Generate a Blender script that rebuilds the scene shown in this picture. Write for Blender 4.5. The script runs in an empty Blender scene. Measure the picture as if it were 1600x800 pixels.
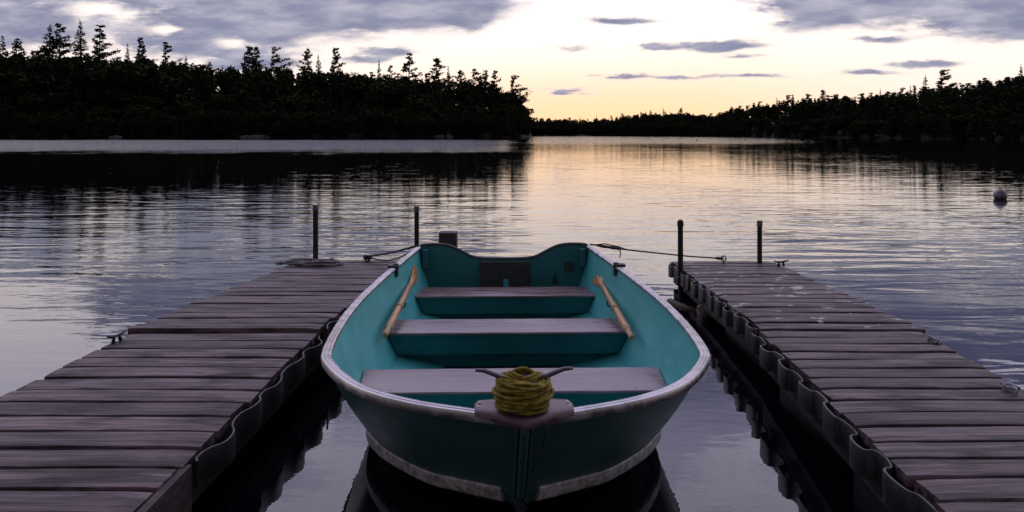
import bpy, bmesh, math, random
import numpy as np
from mathutils import Vector, Matrix

random.seed(7)
C = bpy.context.scene.collection
SC = bpy.context.scene
R = math.radians

# ------------------------------------------------------------------ camera
H = 1.23            # eye height above the water (water is z = 0)
F = 1200.0          # focal length in units of a 1600 wide frame
HZ = 209.0          # horizon row
cam = bpy.data.cameras.new('camera')
cam.sensor_width = 36.0
cam.lens = 36.0 * F / 1600.0
cam.shift_y = -(400.0 - HZ) / 1600.0
cam.clip_start = 0.05
cam.clip_end = 20000
cam_o = bpy.data.objects.new('camera', cam)
C.objects.link(cam_o)
cam_o.location = (0, 0, H)
cam_o.rotation_euler = (R(90), 0, 0)
SC.camera = cam_o

SC.view_settings.view_transform = 'Standard'
SC.view_settings.look = 'None'
SC.view_settings.gamma = 1.0
SC.view_settings.use_curve_mapping = False
SC.view_settings.exposure = 0.22
SC.cycles.max_bounces = 6
SC.cycles.diffuse_bounces = 3
SC.cycles.glossy_bounces = 4
SC.cycles.transparent_max_bounces = 4

# ------------------------------------------------------------------ world
SUN_AZ = R(7.0)      # right of straight ahead
SUN_EL = R(-0.8)      # just set
world = bpy.data.worlds.new('World')
SC.world = world
world.use_nodes = True
wt = world.node_tree
wt.nodes.clear()


class V:
    """tiny expression wrapper over Math nodes"""
    nt = None

    def __init__(s, sock):
        s.s = sock

    @staticmethod
    def m(op, *a, clamp=False):
        n = V.nt.nodes.new('ShaderNodeMath')
        n.operation = op
        n.use_clamp = clamp
        for i, x in enumerate(a):
            if isinstance(x, V):
                V.nt.links.new(x.s, n.inputs[i])
            else:
                n.inputs[i].default_value = x
        return V(n.outputs[0])

    def __add__(s, o): return V.m('ADD', s, o)
    __radd__ = __add__
    def __sub__(s, o): return V.m('SUBTRACT', s, o)
    def __rsub__(s, o): return V.m('SUBTRACT', o, s)
    def __mul__(s, o): return V.m('MULTIPLY', s, o)
    __rmul__ = __mul__
    def __truediv__(s, o): return V.m('DIVIDE', s, o)
    def clamp(s): return V.m('ADD', s, 0.0, clamp=True)


def smooth(x, a, b):
    n = V.nt.nodes.new('ShaderNodeMapRange')
    n.interpolation_type = 'SMOOTHSTEP'
    V.nt.links.new(x.s, n.inputs[0])
    n.inputs[1].default_value = a
    n.inputs[2].default_value = b
    n.inputs[3].default_value = 0
    n.inputs[4].default_value = 1
    return V(n.outputs[0])


def comb(x, y, z):
    n = V.nt.nodes.new('ShaderNodeCombineXYZ')
    for i, a in enumerate((x, y, z)):
        if isinstance(a, V):
            V.nt.links.new(a.s, n.inputs[i])
        else:
            n.inputs[i].default_value = a
    return n.outputs[0]


def noise(vec, scale, detail=4, rough=0.55, dist=0.0):
    n = V.nt.nodes.new('ShaderNodeTexNoise')
    V.nt.links.new(vec, n.inputs['Vector'])
    n.inputs['Scale'].default_value = scale
    n.inputs['Detail'].default_value = detail
    n.inputs['Roughness'].default_value = rough
    n.inputs['Distortion'].default_value = dist
    return V(n.outputs[0])


def mixc(f, a, b, blend='MIX'):
    n = V.nt.nodes.new('ShaderNodeMix')
    n.data_type = 'RGBA'
    n.blend_type = blend
    for i, x in ((0, f), (6, a), (7, b)):
        if isinstance(x, V):
            V.nt.links.new(x.s, n.inputs[i])
        elif isinstance(x, bpy.types.NodeSocket):
            V.nt.links.new(x, n.inputs[i])
        elif i == 0:
            n.inputs[0].default_value = x
        else:
            n.inputs[i].default_value = tuple(x) + (1,) if len(x) == 3 else x
    return n.outputs[2]


V.nt = wt
tc = wt.nodes.new('ShaderNodeTexCoord')
sep = wt.nodes.new('ShaderNodeSeparateXYZ')
wt.links.new(tc.outputs['Generated'], sep.inputs[0])
dx, dy, dz = (V(sep.outputs[i]) for i in range(3))
hor = V.m('SQRT', dx * dx + dy * dy)
el = dz / V.m('MAXIMUM', hor, 0.02)                 # tangent of the elevation
dyc = V.m('MAXIMUM', dy, 0.06)
u0 = dx / dyc * F + 800.0                           # azimuth-like coordinate of the sky in front
v0 = HZ - dz / dyc * F
nv = comb(u0 * 0.0075, v0 * 0.026, 0.0)
n1 = noise(nv, 1.0, 5, 0.6)
n2 = noise(comb(u0 * 0.0075 + 31.7, v0 * 0.026 + 5.1, 0.3), 1.0, 5, 0.6)
n3 = noise(comb(u0 * 0.022, v0 * 0.080, 2.0), 1.0, 4, 0.62)
u = u0 + (n1 - 0.5) * 90.0 + (n3 - 0.5) * 30.0
v = v0 + (n2 - 0.5) * 26.0 + (n3 - 0.5) * 7.0

sunv = (math.sin(SUN_AZ) * math.cos(SUN_EL), math.cos(SUN_AZ) * math.cos(SUN_EL), math.sin(SUN_EL))
ca = dx * sunv[0] + dy * sunv[1] + dz * sunv[2]      # cosine of the angle to the sun
front = smooth(ca, -0.5, 0.9)

# clear sky: glow over the place where the sun went down, paling upwards
azs = V.m('ABSOLUTE', V.m('ARCTAN2', dx, dy) - SUN_AZ - 0.01)
sun_side = 1.0 - smooth(azs, 0.06, 0.48)
low = 1.0 - smooth(el, 0.0, 0.13)
mid = smooth(el, 0.10, 0.36)
high = smooth(el, 0.5, 2.2)
c = mixc(mid, (1.02, 0.905, 0.85), (1.05, 1.0, 1.28))
c = mixc(high, c, (0.80, 0.78, 1.12))
c = mixc(low * 0.9, c, (0.90, 0.74, 0.66))
c = mixc(low * sun_side * 0.9, c, (1.06, 0.66, 0.335))
sky = wt.nodes.new('ShaderNodeTexSky')
sky.sky_type = 'NISHITA'
sky.sun_disc = False
sky.sun_elevation = SUN_EL
sky.sun_rotation = SUN_AZ
sky.air_density = 1.0
sky.dust_density = 2.0
nsky = wt.nodes.new('ShaderNodeVectorMath')
nsky.operation = 'SCALE'
wt.links.new(sky.outputs[0], nsky.inputs[0])
nsky.inputs[3].default_value = 0.03
c = mixc(1.0, c, nsky.outputs[0], 'ADD')

# clouds: banks and streaks of the evening sky, soft ragged edges
CL = [(500, 18, 240, 46, 1.25), (300, 62, 150, 42, 1.0), (50, 40, 110, 50, 1.0), (690, 8, 120, 30, 1.0),
      (425, 98, 110, 16, .62), (742, 36, 20, 13, .8), (612, 79, 44, 8, .95), (572, 90, 40, 7, .95),
      (1290, 14, 105, 32, 1.2), (1545, 30, 110, 34, 1.25), (1420, 0, 160, 22, .9), (982, 34, 60, 8, 1.05),
      (1128, 71, 85, 10, 1.2), (893, 76, 32, 10, .85), (1020, 74, 28, 6, .65), (968, 117, 62, 6, 1.05),
      (1050, 123, 45, 4.5, .85), (1440, 98, 85, 7, 1.05), (1350, 113, 75, 5, 1.0), (1190, 121, 95, 4.5, .85),
      (880, 138, 45, 4.5, .95), (868, 145, 20, 4, .9), (355, 100, 30, 12, .5),
      (300, -70, 200, 60, 1.25), (620, -60, 160, 40, .9), (120, -30, 130, 30, .9), (-150, 10, 160, 70, 1.1),
      (1480, -110, 300, 90, 1.2), (1750, 20, 160, 60, 1.1), (1250, -60, 100, 26, .9), (1000, -130, 120, 22, .8),
      (820, -190, 200, 30, .7), (10, -130, 130, 85, -1.6), (470, -190, 60, 30, -.8), (262, 50, 34, 11, -.75), (350, 66, 26, 10, -.6), (150, 14, 45, 16, -.45), (1022, 76, 30, 5, .75), (1170, 88, 60, 4, .7), (915, 146, 40, 4, .6), (1240, 40, 40, 10, .5), (1390, 60, 50, 6, .6)]
dens = None
for (cx, cy, sx, sy, am) in CL:
    a = (u - cx) * (1.0 / sx)
    b = (v - cy) * (1.0 / sy)
    g = V.m('EXPONENT', (a * a + b * b) * -1.0) * am
    dens = g if dens is None else dens + g
isfront = smooth(dy, 0.15, 0.35)
dens = dens * isfront
pl = comb(dx / V.m('MAXIMUM', dz + 0.10, 0.05), dy / V.m('MAXIMUM', dz + 0.10, 0.05), 0.0)
gn = noise(pl, 0.62, 6, 0.58, 0.6)
gen = smooth(gn, 0.42, 0.58) * smooth(el, 0.17, 0.30)
dens = dens + gen * 0.75
raw = dens + (n3 - 0.5) * 0.85 + (n1 - 0.5) * 1.1 * smooth(dens, 0.1, 0.5)
upper = smooth(el, 0.165, 0.20)
dens = smooth(raw, 0.14, 1.02) * (1.0 - upper) + smooth(raw, 0.16, 0.56) * upper
thick = smooth(dens, 0.25, 1.0)
tex = noise(comb(u0 * 0.009, v0 * 0.036, 7.0), 1.0, 5, 0.55)
cc = mixc(smooth(tex, 0.36, 0.70), (0.225, 0.235, 0.345), (0.45, 0.44, 0.52))
cc = mixc(thick, (0.80, 0.70, 0.66), cc)
hc = mixc(smooth(gn, 0.45, 0.72), (0.150, 0.155, 0.30), (0.07, 0.073, 0.16))
hc = mixc(smooth(el, 0.27, 0.42), hc, (0.74, 0.71, 1.04))
cc = mixc(smooth(el, 0.15, 0.25), cc, hc)
c = mixc(dens, c, cc)
# the sky away from the sunset is dimmer
dim = front * 0.82 + 0.18
vs = wt.nodes.new('ShaderNodeVectorMath')
vs.operation = 'SCALE'
wt.links.new(c, vs.inputs[0])
wt.links.new(dim.s, vs.inputs[3])
bg = wt.nodes.new('ShaderNodeBackground')
wt.links.new(vs.outputs[0], bg.inputs[0])
bg.inputs[1].default_value = 1.0
wo = wt.nodes.new('ShaderNodeOutputWorld')
wt.links.new(bg.outputs[0], wo.inputs[0])

sun = bpy.data.lights.new('sun', 'SUN')
sun.energy = 0.4
sun.angle = R(1.5)
sun.color = (1.0, 0.72, 0.42)
sun_o = bpy.data.objects.new('sun', sun)
C.objects.link(sun_o)
sun_o.rotation_euler = Vector(sunv).to_track_quat('Z', 'Y').to_euler()


# ------------------------------------------------------------------ helpers
def px(x, y, Y):
    """point at depth Y seen at (x, y) of the 1600x800 frame"""
    return Vector(((x - 800.0) * Y / F, Y, H - (y - HZ) * Y / F))


def empty(name, loc=(0, 0, 0), rot=0.0):
    o = bpy.data.objects.new(name, None)
    o.empty_display_size = 0.2
    o.location = loc
    o.rotation_euler = (0, 0, rot)
    C.objects.link(o)
    return o


def tag(o, label=None, cat=None, group=None, kind=None):
    if label: o['label'] = label
    if cat: o['category'] = cat
    if group: o['group'] = group
    if kind: o['kind'] = kind
    return o


class MB:
    """collects geometry that becomes ONE mesh object"""

    def __init__(s):
        s.v, s.f, s.r = [], [], []

    def add(s, vs, fs, rnd=0.0):
        o = len(s.v)
        s.v += [tuple(p) for p in vs]
        s.f += [tuple(i + o for i in f) for f in fs]
        s.r += [rnd] * len(vs)

    def box(s, a, b, ch=0.0, rnd=0.0):
        x0, y0, z0 = a
        x1, y1, z1 = b
        if ch <= 0:
            vs = [(x0, y0, z0), (x1, y0, z0), (x1, y1, z0), (x0, y1, z0), (x0, y0, z1), (x1, y0, z1), (x1, y1, z1), (x0, y1, z1)]
            s.add(vs, [(3, 2, 1, 0), (4, 5, 6, 7), (0, 1, 5, 4), (1, 2, 6, 5), (2, 3, 7, 6), (3, 0, 4, 7)], rnd)
            return
        bm = bmesh.new()
        bmesh.ops.create_cube(bm, size=1.0)
        for p in bm.verts:
            p.co = Vector((x0 + (p.co.x + .5) * (x1 - x0), y0 + (p.co.y + .5) * (y1 - y0), z0 + (p.co.z + .5) * (z1 - z0)))
        bmesh.ops.bevel(bm, geom=bm.edges[:], offset=ch, segments=2, affect='EDGES', profile=0.5)
        s.bm(bm, rnd)

    def bm(s, bm, rnd=0.0):
        bm.verts.index_update()
        s.add([p.co for p in bm.verts], [[q.index for q in f.verts] for f in bm.faces], rnd)
        bm.free()

    def tube(s, pts, rad, n=10, lobes=0, twist=0.0, cap=True, rnd=0.0, flat=1.0):
        pts = [Vector(p) for p in pts]
        N = len(pts)
        rads = rad if isinstance(rad, (list, tuple)) else [rad] * N
        t0 = (pts[1] - pts[0]).normalized()
        up = Vector((0, 0, 1)) if abs(t0.z) < 0.9 else Vector((1, 0, 0))
        nrm = (up - t0 * up.dot(t0)).normalized()
        vs, fs = [], []
        L = 0.0
        for i in range(N):
            t = (pts[min(i + 1, N - 1)] - pts[max(i - 1, 0)])
            t = t.normalized() if t.length > 1e-9 else t0
            nrm = (nrm - t * nrm.dot(t))
            nrm = nrm.normalized() if nrm.length > 1e-6 else t.orthogonal().normalized()
            bn = t.cross(nrm)
            if i: L += (pts[i] - pts[i - 1]).length
            for k in range(n):
                a = 2 * math.pi * k / n
                r = rads[i]
                if lobes:
                    r *= 1.0 + 0.17 * math.cos(lobes * (a - L * twist))
                vs.append(pts[i] + nrm * (math.cos(a) * r * flat) + bn * (math.sin(a) * r))
        for i in range(N - 1):
            for k in range(n):
                k2 = (k + 1) % n
                fs.append((i * n + k, i * n + k2, (i + 1) * n + k2, (i + 1) * n + k))
        if cap:
            fs.append(tuple(range(n - 1, -1, -1)))
            fs.append(tuple((N - 1) * n + k for k in range(n)))
        s.add(vs, fs, rnd)

    def lathe(s, prof, center=(0, 0, 0), n=24, rnd=0.0):
        cx, cy, cz = center
        vs, fs = [], []
        for (r, z) in prof:
            for k in range(n):
                a = 2 * math.pi * k / n
                vs.append((cx + r * math.cos(a), cy + r * math.sin(a), cz + z))
        for i in range(len(prof) - 1):
            for k in range(n):
                k2 = (k + 1) % n
                fs.append((i * n + k, i * n + k2, (i + 1) * n + k2, (i + 1) * n + k))
        fs.append(tuple(range(n - 1, -1, -1)))
        fs.append(tuple((len(prof) - 1) * n + k for k in range(n)))
        s.add(vs, fs, rnd)

    def build(s, name, mat, parent=None, smooth_=False, off=None):
        me = bpy.data.meshes.new(name)
        if off is not None:
            ox, oy, oz = off
            s.v = [(p[0] - ox, p[1] - oy, p[2] - oz) for p in s.v]
        me.from_pydata(s.v, [], s.f)
        at = me.attributes.new('rnd', 'FLOAT', 'POINT')
        at.data.foreach_set('value', s.r)
        if smooth_:
            me.polygons.foreach_set('use_smooth', [True] * len(me.polygons))
            if smooth_ is not True:
                me.set_sharp_from_angle(angle=R(smooth_))
        me.materials.append(mat)
        me.update()
        o = bpy.data.objects.new(name, me)
        C.objects.link(o)
        if parent: o.parent = parent
        return o


def catmull(P, n):
    P = [np.array(p, float) for p in P]
    P = [2 * P[0] - P[1]] + P + [2 * P[-1] - P[-2]]
    out = []
    for i in range(1, len(P) - 2):
        for k in range(n):
            t = k / n
            a, b, c_, d = P[i - 1], P[i], P[i + 1], P[i + 2]
            out.append(0.5 * (2 * b + (c_ - a) * t + (2 * a - 5 * b + 4 * c_ - d) * t * t + (3 * b - a - 3 * c_ + d) * t ** 3))
    out.append(P[-2])
    return out


# ------------------------------------------------------------------ materials
def new_mat(name):
    m = bpy.data.materials.new(name)
    m.use_nodes = True
    nt = m.node_tree
    p = nt.nodes['Principled BSDF']
    V.nt = nt
    return m, nt, p


def objco(nt, kind='Object'):
    t = nt.nodes.new('ShaderNodeTexCoord')
    return t.outputs[kind]


def scaled(nt, vec, sc, rot=(0, 0, 0)):
    n = nt.nodes.new('ShaderNodeMapping')
    n.inputs['Scale'].default_value = sc
    n.inputs['Rotation'].default_value = rot
    nt.links.new(vec, n.inputs[0])
    return n.outputs[0]


def bump(nt, p, h, dist, strength=1.0):
    b = nt.nodes.new('ShaderNodeBump')
    b.inputs['Distance'].default_value = dist
    b.inputs['Strength'].default_value = strength
    nt.links.new(h.s, b.inputs['Height'])
    nt.links.new(b.outputs[0], p.inputs['Normal'])


def generic(name, col, col2, rough, scale=6.0, sc=(1, 1, 1), metal=0.0, bd=0.0, rough2=None, lo=.35, hi=.68, detail=5):
    m, nt, p = new_mat(name)
    vec = scaled(nt, objco(nt), sc)
    n_ = noise(vec, scale, detail, 0.6)
    f = smooth(n_, lo, hi)
    nt.links.new(mixc(f, col, col2), p.inputs['Base Color'])
    p.inputs['Metallic'].default_value = metal
    r2 = rough if rough2 is None else rough2
    nt.links.new((f * (r2 - rough) + rough).s, p.inputs['Roughness'])
    if bd:
        bump(nt, p, noise(vec, scale * 4, 4, 0.6), bd)
    return m


def deck_mat(name, lo, hi, splotch=0.0):
    m, nt, p = new_mat(name)
    oc = objco(nt)
    at = nt.nodes.new('ShaderNodeAttribute')
    at.attribute_name = 'rnd'
    rn = V(at.outputs['Fac'])
    s3 = nt.nodes.new('ShaderNodeSeparateXYZ')
    nt.links.new(oc, s3.inputs[0])
    X, Y, Z = (V(s3.outputs[i]) for i in range(3))
    vec = comb(X * 2.2 + rn * 37.0, Y * 34.0, Z * 34.0 + rn * 11.0)
    grain = noise(vec, 1.0, 6, 0.62, 0.5)
    vec2 = comb(X * 3.0 + rn * 17.0, Y * 9.0, Z * 5.0)
    blot = noise(vec2, 1.0, 5, 0.6)
    fine = noise(comb(X * 9.0 + rn * 5.0, Y * 190.0, Z * 60.0), 1.0, 3, 0.6)
    f = smooth(grain, 0.33, 0.67)
    col = mixc(f, lo, hi)
    per = nt.nodes.new('ShaderNodeVectorMath')
    per.operation = 'SCALE'
    nt.links.new(col, per.inputs[0])
    nt.links.new((V.m('FRACT', rn * 7.13) * 0.75 + 0.62).s, per.inputs[3])
    col = per.outputs[0]
    col = mixc(smooth(blot, 0.46, 0.66) * 0.85, col, tuple(x * 0.33 for x in lo))
    col = mixc(smooth(fine, 0.55, 0.66) * 0.7, col, tuple(x * 0.45 for x in lo))
    # knots
    vk = nt.nodes.new('ShaderNodeTexVoronoi')
    nt.links.new(comb(X * 2.6 + rn * 51.0, Y * 8.0, rn * 9.0), vk.inputs['Vector'])
    vk.inputs['Scale'].default_value = 1.0
    kn = 1.0 - smooth(V(vk.outputs['Distance']), 0.03, 0.13)
    col = mixc(kn * 0.8, col, tuple(x * 0.25 for x in lo))
    if splotch:
        sp = noise(comb(X * 7.0, Y * 11.0, Z), 1.0, 3, 0.65)
        col = mixc(smooth(sp, 0.605, 0.66) * splotch, col, (0.62, 0.60, 0.62))
    nt.links.new(col, p.inputs['Base Color'])
    nt.links.new((blot * 0.40 + 0.32).s, p.inputs['Roughness'])
    p.inputs['Specular IOR Level'].default_value = 0.27
    bump(nt, p, grain * 0.9 + fine * 0.5 - kn * 0.3, 0.006)
    return m


M = {}
M['deck_left'] = deck_mat('weathered_plank', (0.024, 0.015, 0.0155), (0.215, 0.140, 0.152))
M['deck_right'] = deck_mat('wet_weathered_plank', (0.018, 0.0115, 0.012), (0.165, 0.110, 0.120), 0.0)
M['deck_spots'] = deck_mat('spotted_plank', (0.021, 0.0135, 0.014), (0.182, 0.122, 0.130), 0.75)
M['frame'] = generic('dark_dock_timber', (0.035, 0.026, 0.025), (0.075, 0.055, 0.052), 0.75, 8, (1, 1, 6), bd=0.003)
M['rubber'] = generic('grey_rubber', (0.009, 0.008, 0.008), (0.022, 0.020, 0.021), 0.45, 12, bd=0.001)
M['float'] = generic('black_filler_block', (0.012, 0.012, 0.013), (0.02, 0.02, 0.022), 0.6, 9)  # for the added blocks that darken the space under the docks
M['pipe'] = generic('dark_pipe', (0.010, 0.009, 0.009), (0.028, 0.020, 0.017), 0.65, 25, bd=0.0008)
M['cap'] = generic('grey_cap', (0.10, 0.09, 0.09), (0.17, 0.15, 0.15), 0.6, 30)
M['iron'] = generic('black_iron', (0.02, 0.018, 0.02), (0.05, 0.042, 0.045), 0.42, 40, metal=0.6)
M['timber'] = generic('dark_wet_timber', (0.028, 0.020, 0.015), (0.06, 0.042, 0.03), 0.7, 10, (4, 4, 1), bd=0.003)
M['foam_rope'] = generic('pale_rope', (0.25, 0.24, 0.25), (0.42, 0.40, 0.42), 0.85, 60)
M['grey_rope'] = generic('grey_rope', (0.12, 0.10, 0.10), (0.30, 0.27, 0.28), 0.9, 45)
M['dark_rope'] = generic('dark_line', (0.022, 0.020, 0.024), (0.055, 0.05, 0.055), 0.8, 60)
M['yellow_rope'] = generic('yellow_green_rope', (0.11, 0.078, 0.006), (0.37, 0.265, 0.018), 0.85, 55, bd=0.0015, lo=.3, hi=.75)


def paint_mat(name, a, b, worn, rough, wear=0.35):
    m, nt, p = new_mat(name)
    oc = objco(nt)
    n_ = noise(scaled(nt, oc, (1, 1, 1.6)), 3.4, 6, 0.62)
    col = mixc(smooth(n_, 0.3, 0.72), a, b)
    w = noise(scaled(nt, oc, (1.2, 1.2, 2.0)), 7.0, 7, 0.68, 0.6)
    col = mixc(smooth(w, 0.58, 0.78) * wear, col, worn)
    sc_ = noise(scaled(nt, oc, (3, 30, 30)), 2.5, 4, 0.6, 1.0)
    col = mixc(smooth(sc_, 0.70, 0.78) * wear, col, tuple(x * 0.4 for x in a))
    sp = noise(oc, 70.0, 2, 0.5)
    col = mixc(smooth(sp, 0.72, 0.78) * 0.8, col, tuple(x * 0.15 for x in a))
    nt.links.new(col, p.inputs['Base Color'])
    nt.links.new((w * 0.35 + rough).s, p.inputs['Roughness'])
    bump(nt, p, noise(oc, 24.0, 4, 0.6), 0.0008)
    return m


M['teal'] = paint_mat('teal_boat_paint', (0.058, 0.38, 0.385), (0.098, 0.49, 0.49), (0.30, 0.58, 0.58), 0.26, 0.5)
M['hull_out'] = paint_mat('shaded_teal_hull_paint', (0.048, 0.125, 0.136), (0.075, 0.172, 0.182), (0.17, 0.22, 0.225), 0.24, 0.65)  # same teal as inside, with the outside's shade put into the colour
M['teal_shaded'] = paint_mat('shaded_teal_bench_paint', (0.006, 0.12, 0.125), (0.010, 0.165, 0.165), (0.04, 0.21, 0.21), 0.35, 0.2)  # boat teal with the shade of the bench fronts painted in
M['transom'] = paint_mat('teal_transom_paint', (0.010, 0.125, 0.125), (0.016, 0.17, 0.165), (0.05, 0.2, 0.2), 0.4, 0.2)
M['seat'] = generic('mauve_varnished_seat', (0.20, 0.138, 0.146), (0.30, 0.212, 0.226), 0.14, 3.5, (1.2, 9, 9), bd=0.0004, rough2=0.34)
M['alu'] = generic('dull_aluminium', (0.38, 0.36, 0.39), (0.60, 0.565, 0.605), 0.25, 14, (1, 1, 1), metal=0.9, bd=0.0006, rough2=0.44)
M['strip'] = generic('scuffed_aluminium', (0.27, 0.235, 0.205), (0.70, 0.65, 0.61), 0.5, 38, (1, 1, 1), metal=0.1, bd=0.0012, lo=.32, hi=.66, detail=8)
M['bowplate'] = generic('mauve_bow_plate', (0.10, 0.062, 0.072), (0.18, 0.12, 0.13), 0.34, 9, metal=0.2, bd=0.0008, rough2=0.5)
M['rivet'] = generic('bright_rivet', (0.6, 0.58, 0.6), (0.75, 0.72, 0.75), 0.3, 50, metal=0.8)
M['cleat'] = generic('painted_cleat', (0.09, 0.075, 0.095), (0.16, 0.13, 0.16), 0.33, 30, metal=0.5)
M['board'] = generic('brown_motor_board', (0.022, 0.026, 0.022), (0.05, 0.046, 0.036), 0.6, 5, (2, 2, 12), bd=0.001)
M['black'] = generic('black_plastic', (0.014, 0.014, 0.016), (0.03, 0.03, 0.032), 0.45, 30)
M['sticker'] = generic('light_blue_sticker', (0.06, 0.36, 0.42), (0.08, 0.42, 0.48), 0.4, 20)
M['decal'] = generic('dark_decal', (0.012, 0.028, 0.026), (0.03, 0.04, 0.035), 0.5, 40)
M['oar'] = generic('varnished_oar', (0.50, 0.225, 0.075), (0.72, 0.37, 0.14), 0.28, 5, (14, 1.2, 14), bd=0.0004, rough2=0.4)
M['oar_worn'] = generic('worn_oar_grip', (0.36, 0.19, 0.09), (0.60, 0.38, 0.20), 0.5, 20, (3, 1, 3))
M['buoy'] = generic('white_buoy', (0.12, 0.118, 0.12), (0.24, 0.235, 0.235), 0.4, 9)
M['buoy_dark'] = generic('dark_buoy_base', (0.05, 0.05, 0.045), (0.12, 0.11, 0.09), 0.6, 9)  # darker tone for the lower part of the ball
M['rock'] = generic('shore_rock', (0.03, 0.028, 0.026), (0.08, 0.075, 0.07), 0.85, 1.3, bd=0.05)
M['brown_rock'] = generic('brown_wet_rock', (0.09, 0.055, 0.04), (0.2, 0.13, 0.095), 0.45, 14, bd=0.004)
M['bark'] = generic('dark_bark', (0.03, 0.022, 0.018), (0.06, 0.045, 0.036), 0.9, 3)
M['ground'] = generic('forest_floor', (0.012, 0.013, 0.008), (0.03, 0.028, 0.018), 0.95, 0.2)


def leaf_mat(name, a, b):
    m, nt, p = new_mat(name)
    at = nt.nodes.new('ShaderNodeAttribute')
    at.attribute_name = 'rnd'
    nt.links.new(mixc(V(at.outputs['Fac']).clamp(), a, b), p.inputs['Base Color'])
    p.inputs['Roughness'].default_value = 0.8
    p.inputs['Specular IOR Level'].default_value = 0.04
    return m


M['needle'] = leaf_mat('conifer_needles', (0.014, 0.022, 0.011), (0.036, 0.050, 0.022))
M['needle_fill'] = leaf_mat('mixed_forest_foliage', (0.015, 0.021, 0.010), (0.046, 0.055, 0.021))

# water: dark lake, wind ripples outside, calmer between the docks
m, nt, p = new_mat('lake_water')
geo = nt.nodes.new('ShaderNodeNewGeometry')
s3 = nt.nodes.new('ShaderNodeSeparateXYZ')
nt.links.new(geo.outputs['Position'], s3.inputs[0])
X, Y = V(s3.outputs[0]), V(s3.outputs[1])
# masks
shelter = smooth(X, -1.5, -0.9) * (1.0 - smooth(X, 0.95, 1.5)) * (1.0 - smooth(Y, 4.3, 7.2))
open_w = 1.0 - shelter
wob = noise(comb(X * 0.03, Y * 0.02, 0.0), 1.0, 3, 0.6) - 0.5
Yw = Y + wob * 30.0 + (noise(comb(X * 0.16, Y * 0.12, 1.0), 1.0, 4, 0.65) - 0.5) * 26.0
side = X / V.m('MAXIMUM', Y, 1.0)
band_l = smooth(Yw, 44.0, 72.0) * (1.0 - smooth(Yw, 135.0, 165.0)) * (1.0 - smooth(side + wob * 0.12, -0.09, 0.03))
band_c = smooth(Yw, 75.0, 120.0) * smooth(side, 0.0, 0.05) * (1.0 - smooth(side, 0.30, 0.46))
big = noise(comb(X * 0.42, Y * 1.25, 0.0), 1.0, 2, 0.5, 0.35)
med = noise(comb(X * 1.25 + 3.0, Y * 4.2, 5.0), 1.0, 2, 0.5, 0.45)
fin = noise(comb(X * 8.0, Y * 17.0, 2.0), 1.0, 2, 0.5)
patch = smooth(noise(comb(X * 0.16, Y * 0.10, 9.0), 1.0, 3, 0.55), 0.33, 0.68)
lull = 1.0 - smooth(Y, 6.5, 22.0) * 0.70
reach = smooth(Y, 4.5, 10.0) * lull      # the breeze is felt beyond the docks
amp = open_w * (patch * 0.7 + 0.5)
h_ = big * (reach * 0.013 + lull * 0.0145) * (amp * 0.95 + 0.05) + med * (reach * 0.0078 + lull * 0.0058) * (amp * 0.86 + 0.14) + fin * lull * 0.0008 * (open_w * 0.5 + 0.6)
far = band_l * (smooth(noise(comb(X * 0.05, Y * 0.11, 3.0), 1.0, 3, 0.6), 0.3, 0.6) * 0.5 + 0.6) * noise(comb(X * 1.1, Y * 1.8, 4.0), 1.0, 3, 0.6) * 0.26 + band_c * noise(comb(X * 0.9, Y * 1.6, 4.0), 1.0, 2, 0.5) * 0.075
bump(nt, p, h_ + far, 1.0)
p.inputs['Base Color'].default_value = (0.0025, 0.003, 0.006, 1)
p.inputs['Roughness'].default_value = 0.015
nt.links.new((band_l * 0.07 + 0.012).s, p.inputs['Roughness'])
p.inputs['IOR'].default_value = 1.56
M['water'] = m

# ------------------------------------------------------------------ water sheet
mb = MB()
S = 6000.0
mb.add([(-S, -400, 0), (S, -400, 0), (S, S, 0), (-S, S, 0)], [(0, 1, 2, 3)])
tag(mb.build('lake_water', M['water']), kind='structure')


# ------------------------------------------------------------------ shores
def ip(x, P):
    return float(np.interp(x, [q[0] for q in P], [q[1] for q in P]))


# near edge of the land along the view direction, by column of the photo
SHORE_L = [(-700, 236), (-200, 246), (0, 250), (400, 252), (700, 250), (790, 256), (812, 268), (822, 290)]
SHORE_R = [(800, 470), (850, 440), (950, 420), (1050, 380), (1130, 330), (1200, 285), (1300, 240), (1400, 205),
           (1500, 180), (1600, 160), (1800, 140), (2200, 120)]
CAN_L = [(-700, 70), (0, 84), (110, 88), (200, 92), (300, 99), (360, 105), (450, 108), (530, 113), (600, 121), (700, 124), (760, 129), (790, 140), (812, 158), (830, 186)]
CAN_R = [(790, 184), (830, 186), (920, 188), (960, 184), (1000, 179), (1060, 177), (1115, 182), (1140, 171), (1180, 164), (1230, 155), (1300, 153), (1380, 147), (1440, 138),
         (1500, 137), (1560, 127), (1600, 119), (1800, 102), (2200, 84)]


def ground_l(x, Y):
    """height of the left shore hill"""
    pxx = 800 + x / Y * F
    d = Y - ip(pxx, SHORE_L)
    if d < 0: return -0.6 + max(d, -10) * 0.05
    top = max((HZ - ip(pxx, CAN_L)) / F * 320 - 10.0, 1.0)
    t = min(d / 75.0, 1.0)
    return 0.25 + (top) * (t * t * (3 - 2 * t)) + 0.4 * math.sin(x * .31) * min(d / 8, 1)


def ground_r(x, Y):
    pxx = 800 + x / Y * F
    s_ = ip(pxx, SHORE_R)
    d = Y - s_
    if d < 0: return -0.6 + max(d, -10) * 0.05
    top = max((HZ - ip(pxx, CAN_R)) / F * (s_ + 50) - 6.5, 0.6)
    t = min(d / 55.0, 1.0)
    return 0.25 + top * (t * t * (3 - 2 * t)) + 0.3 * math.sin(x * .37 + 1) * min(d / 8, 1)


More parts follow.
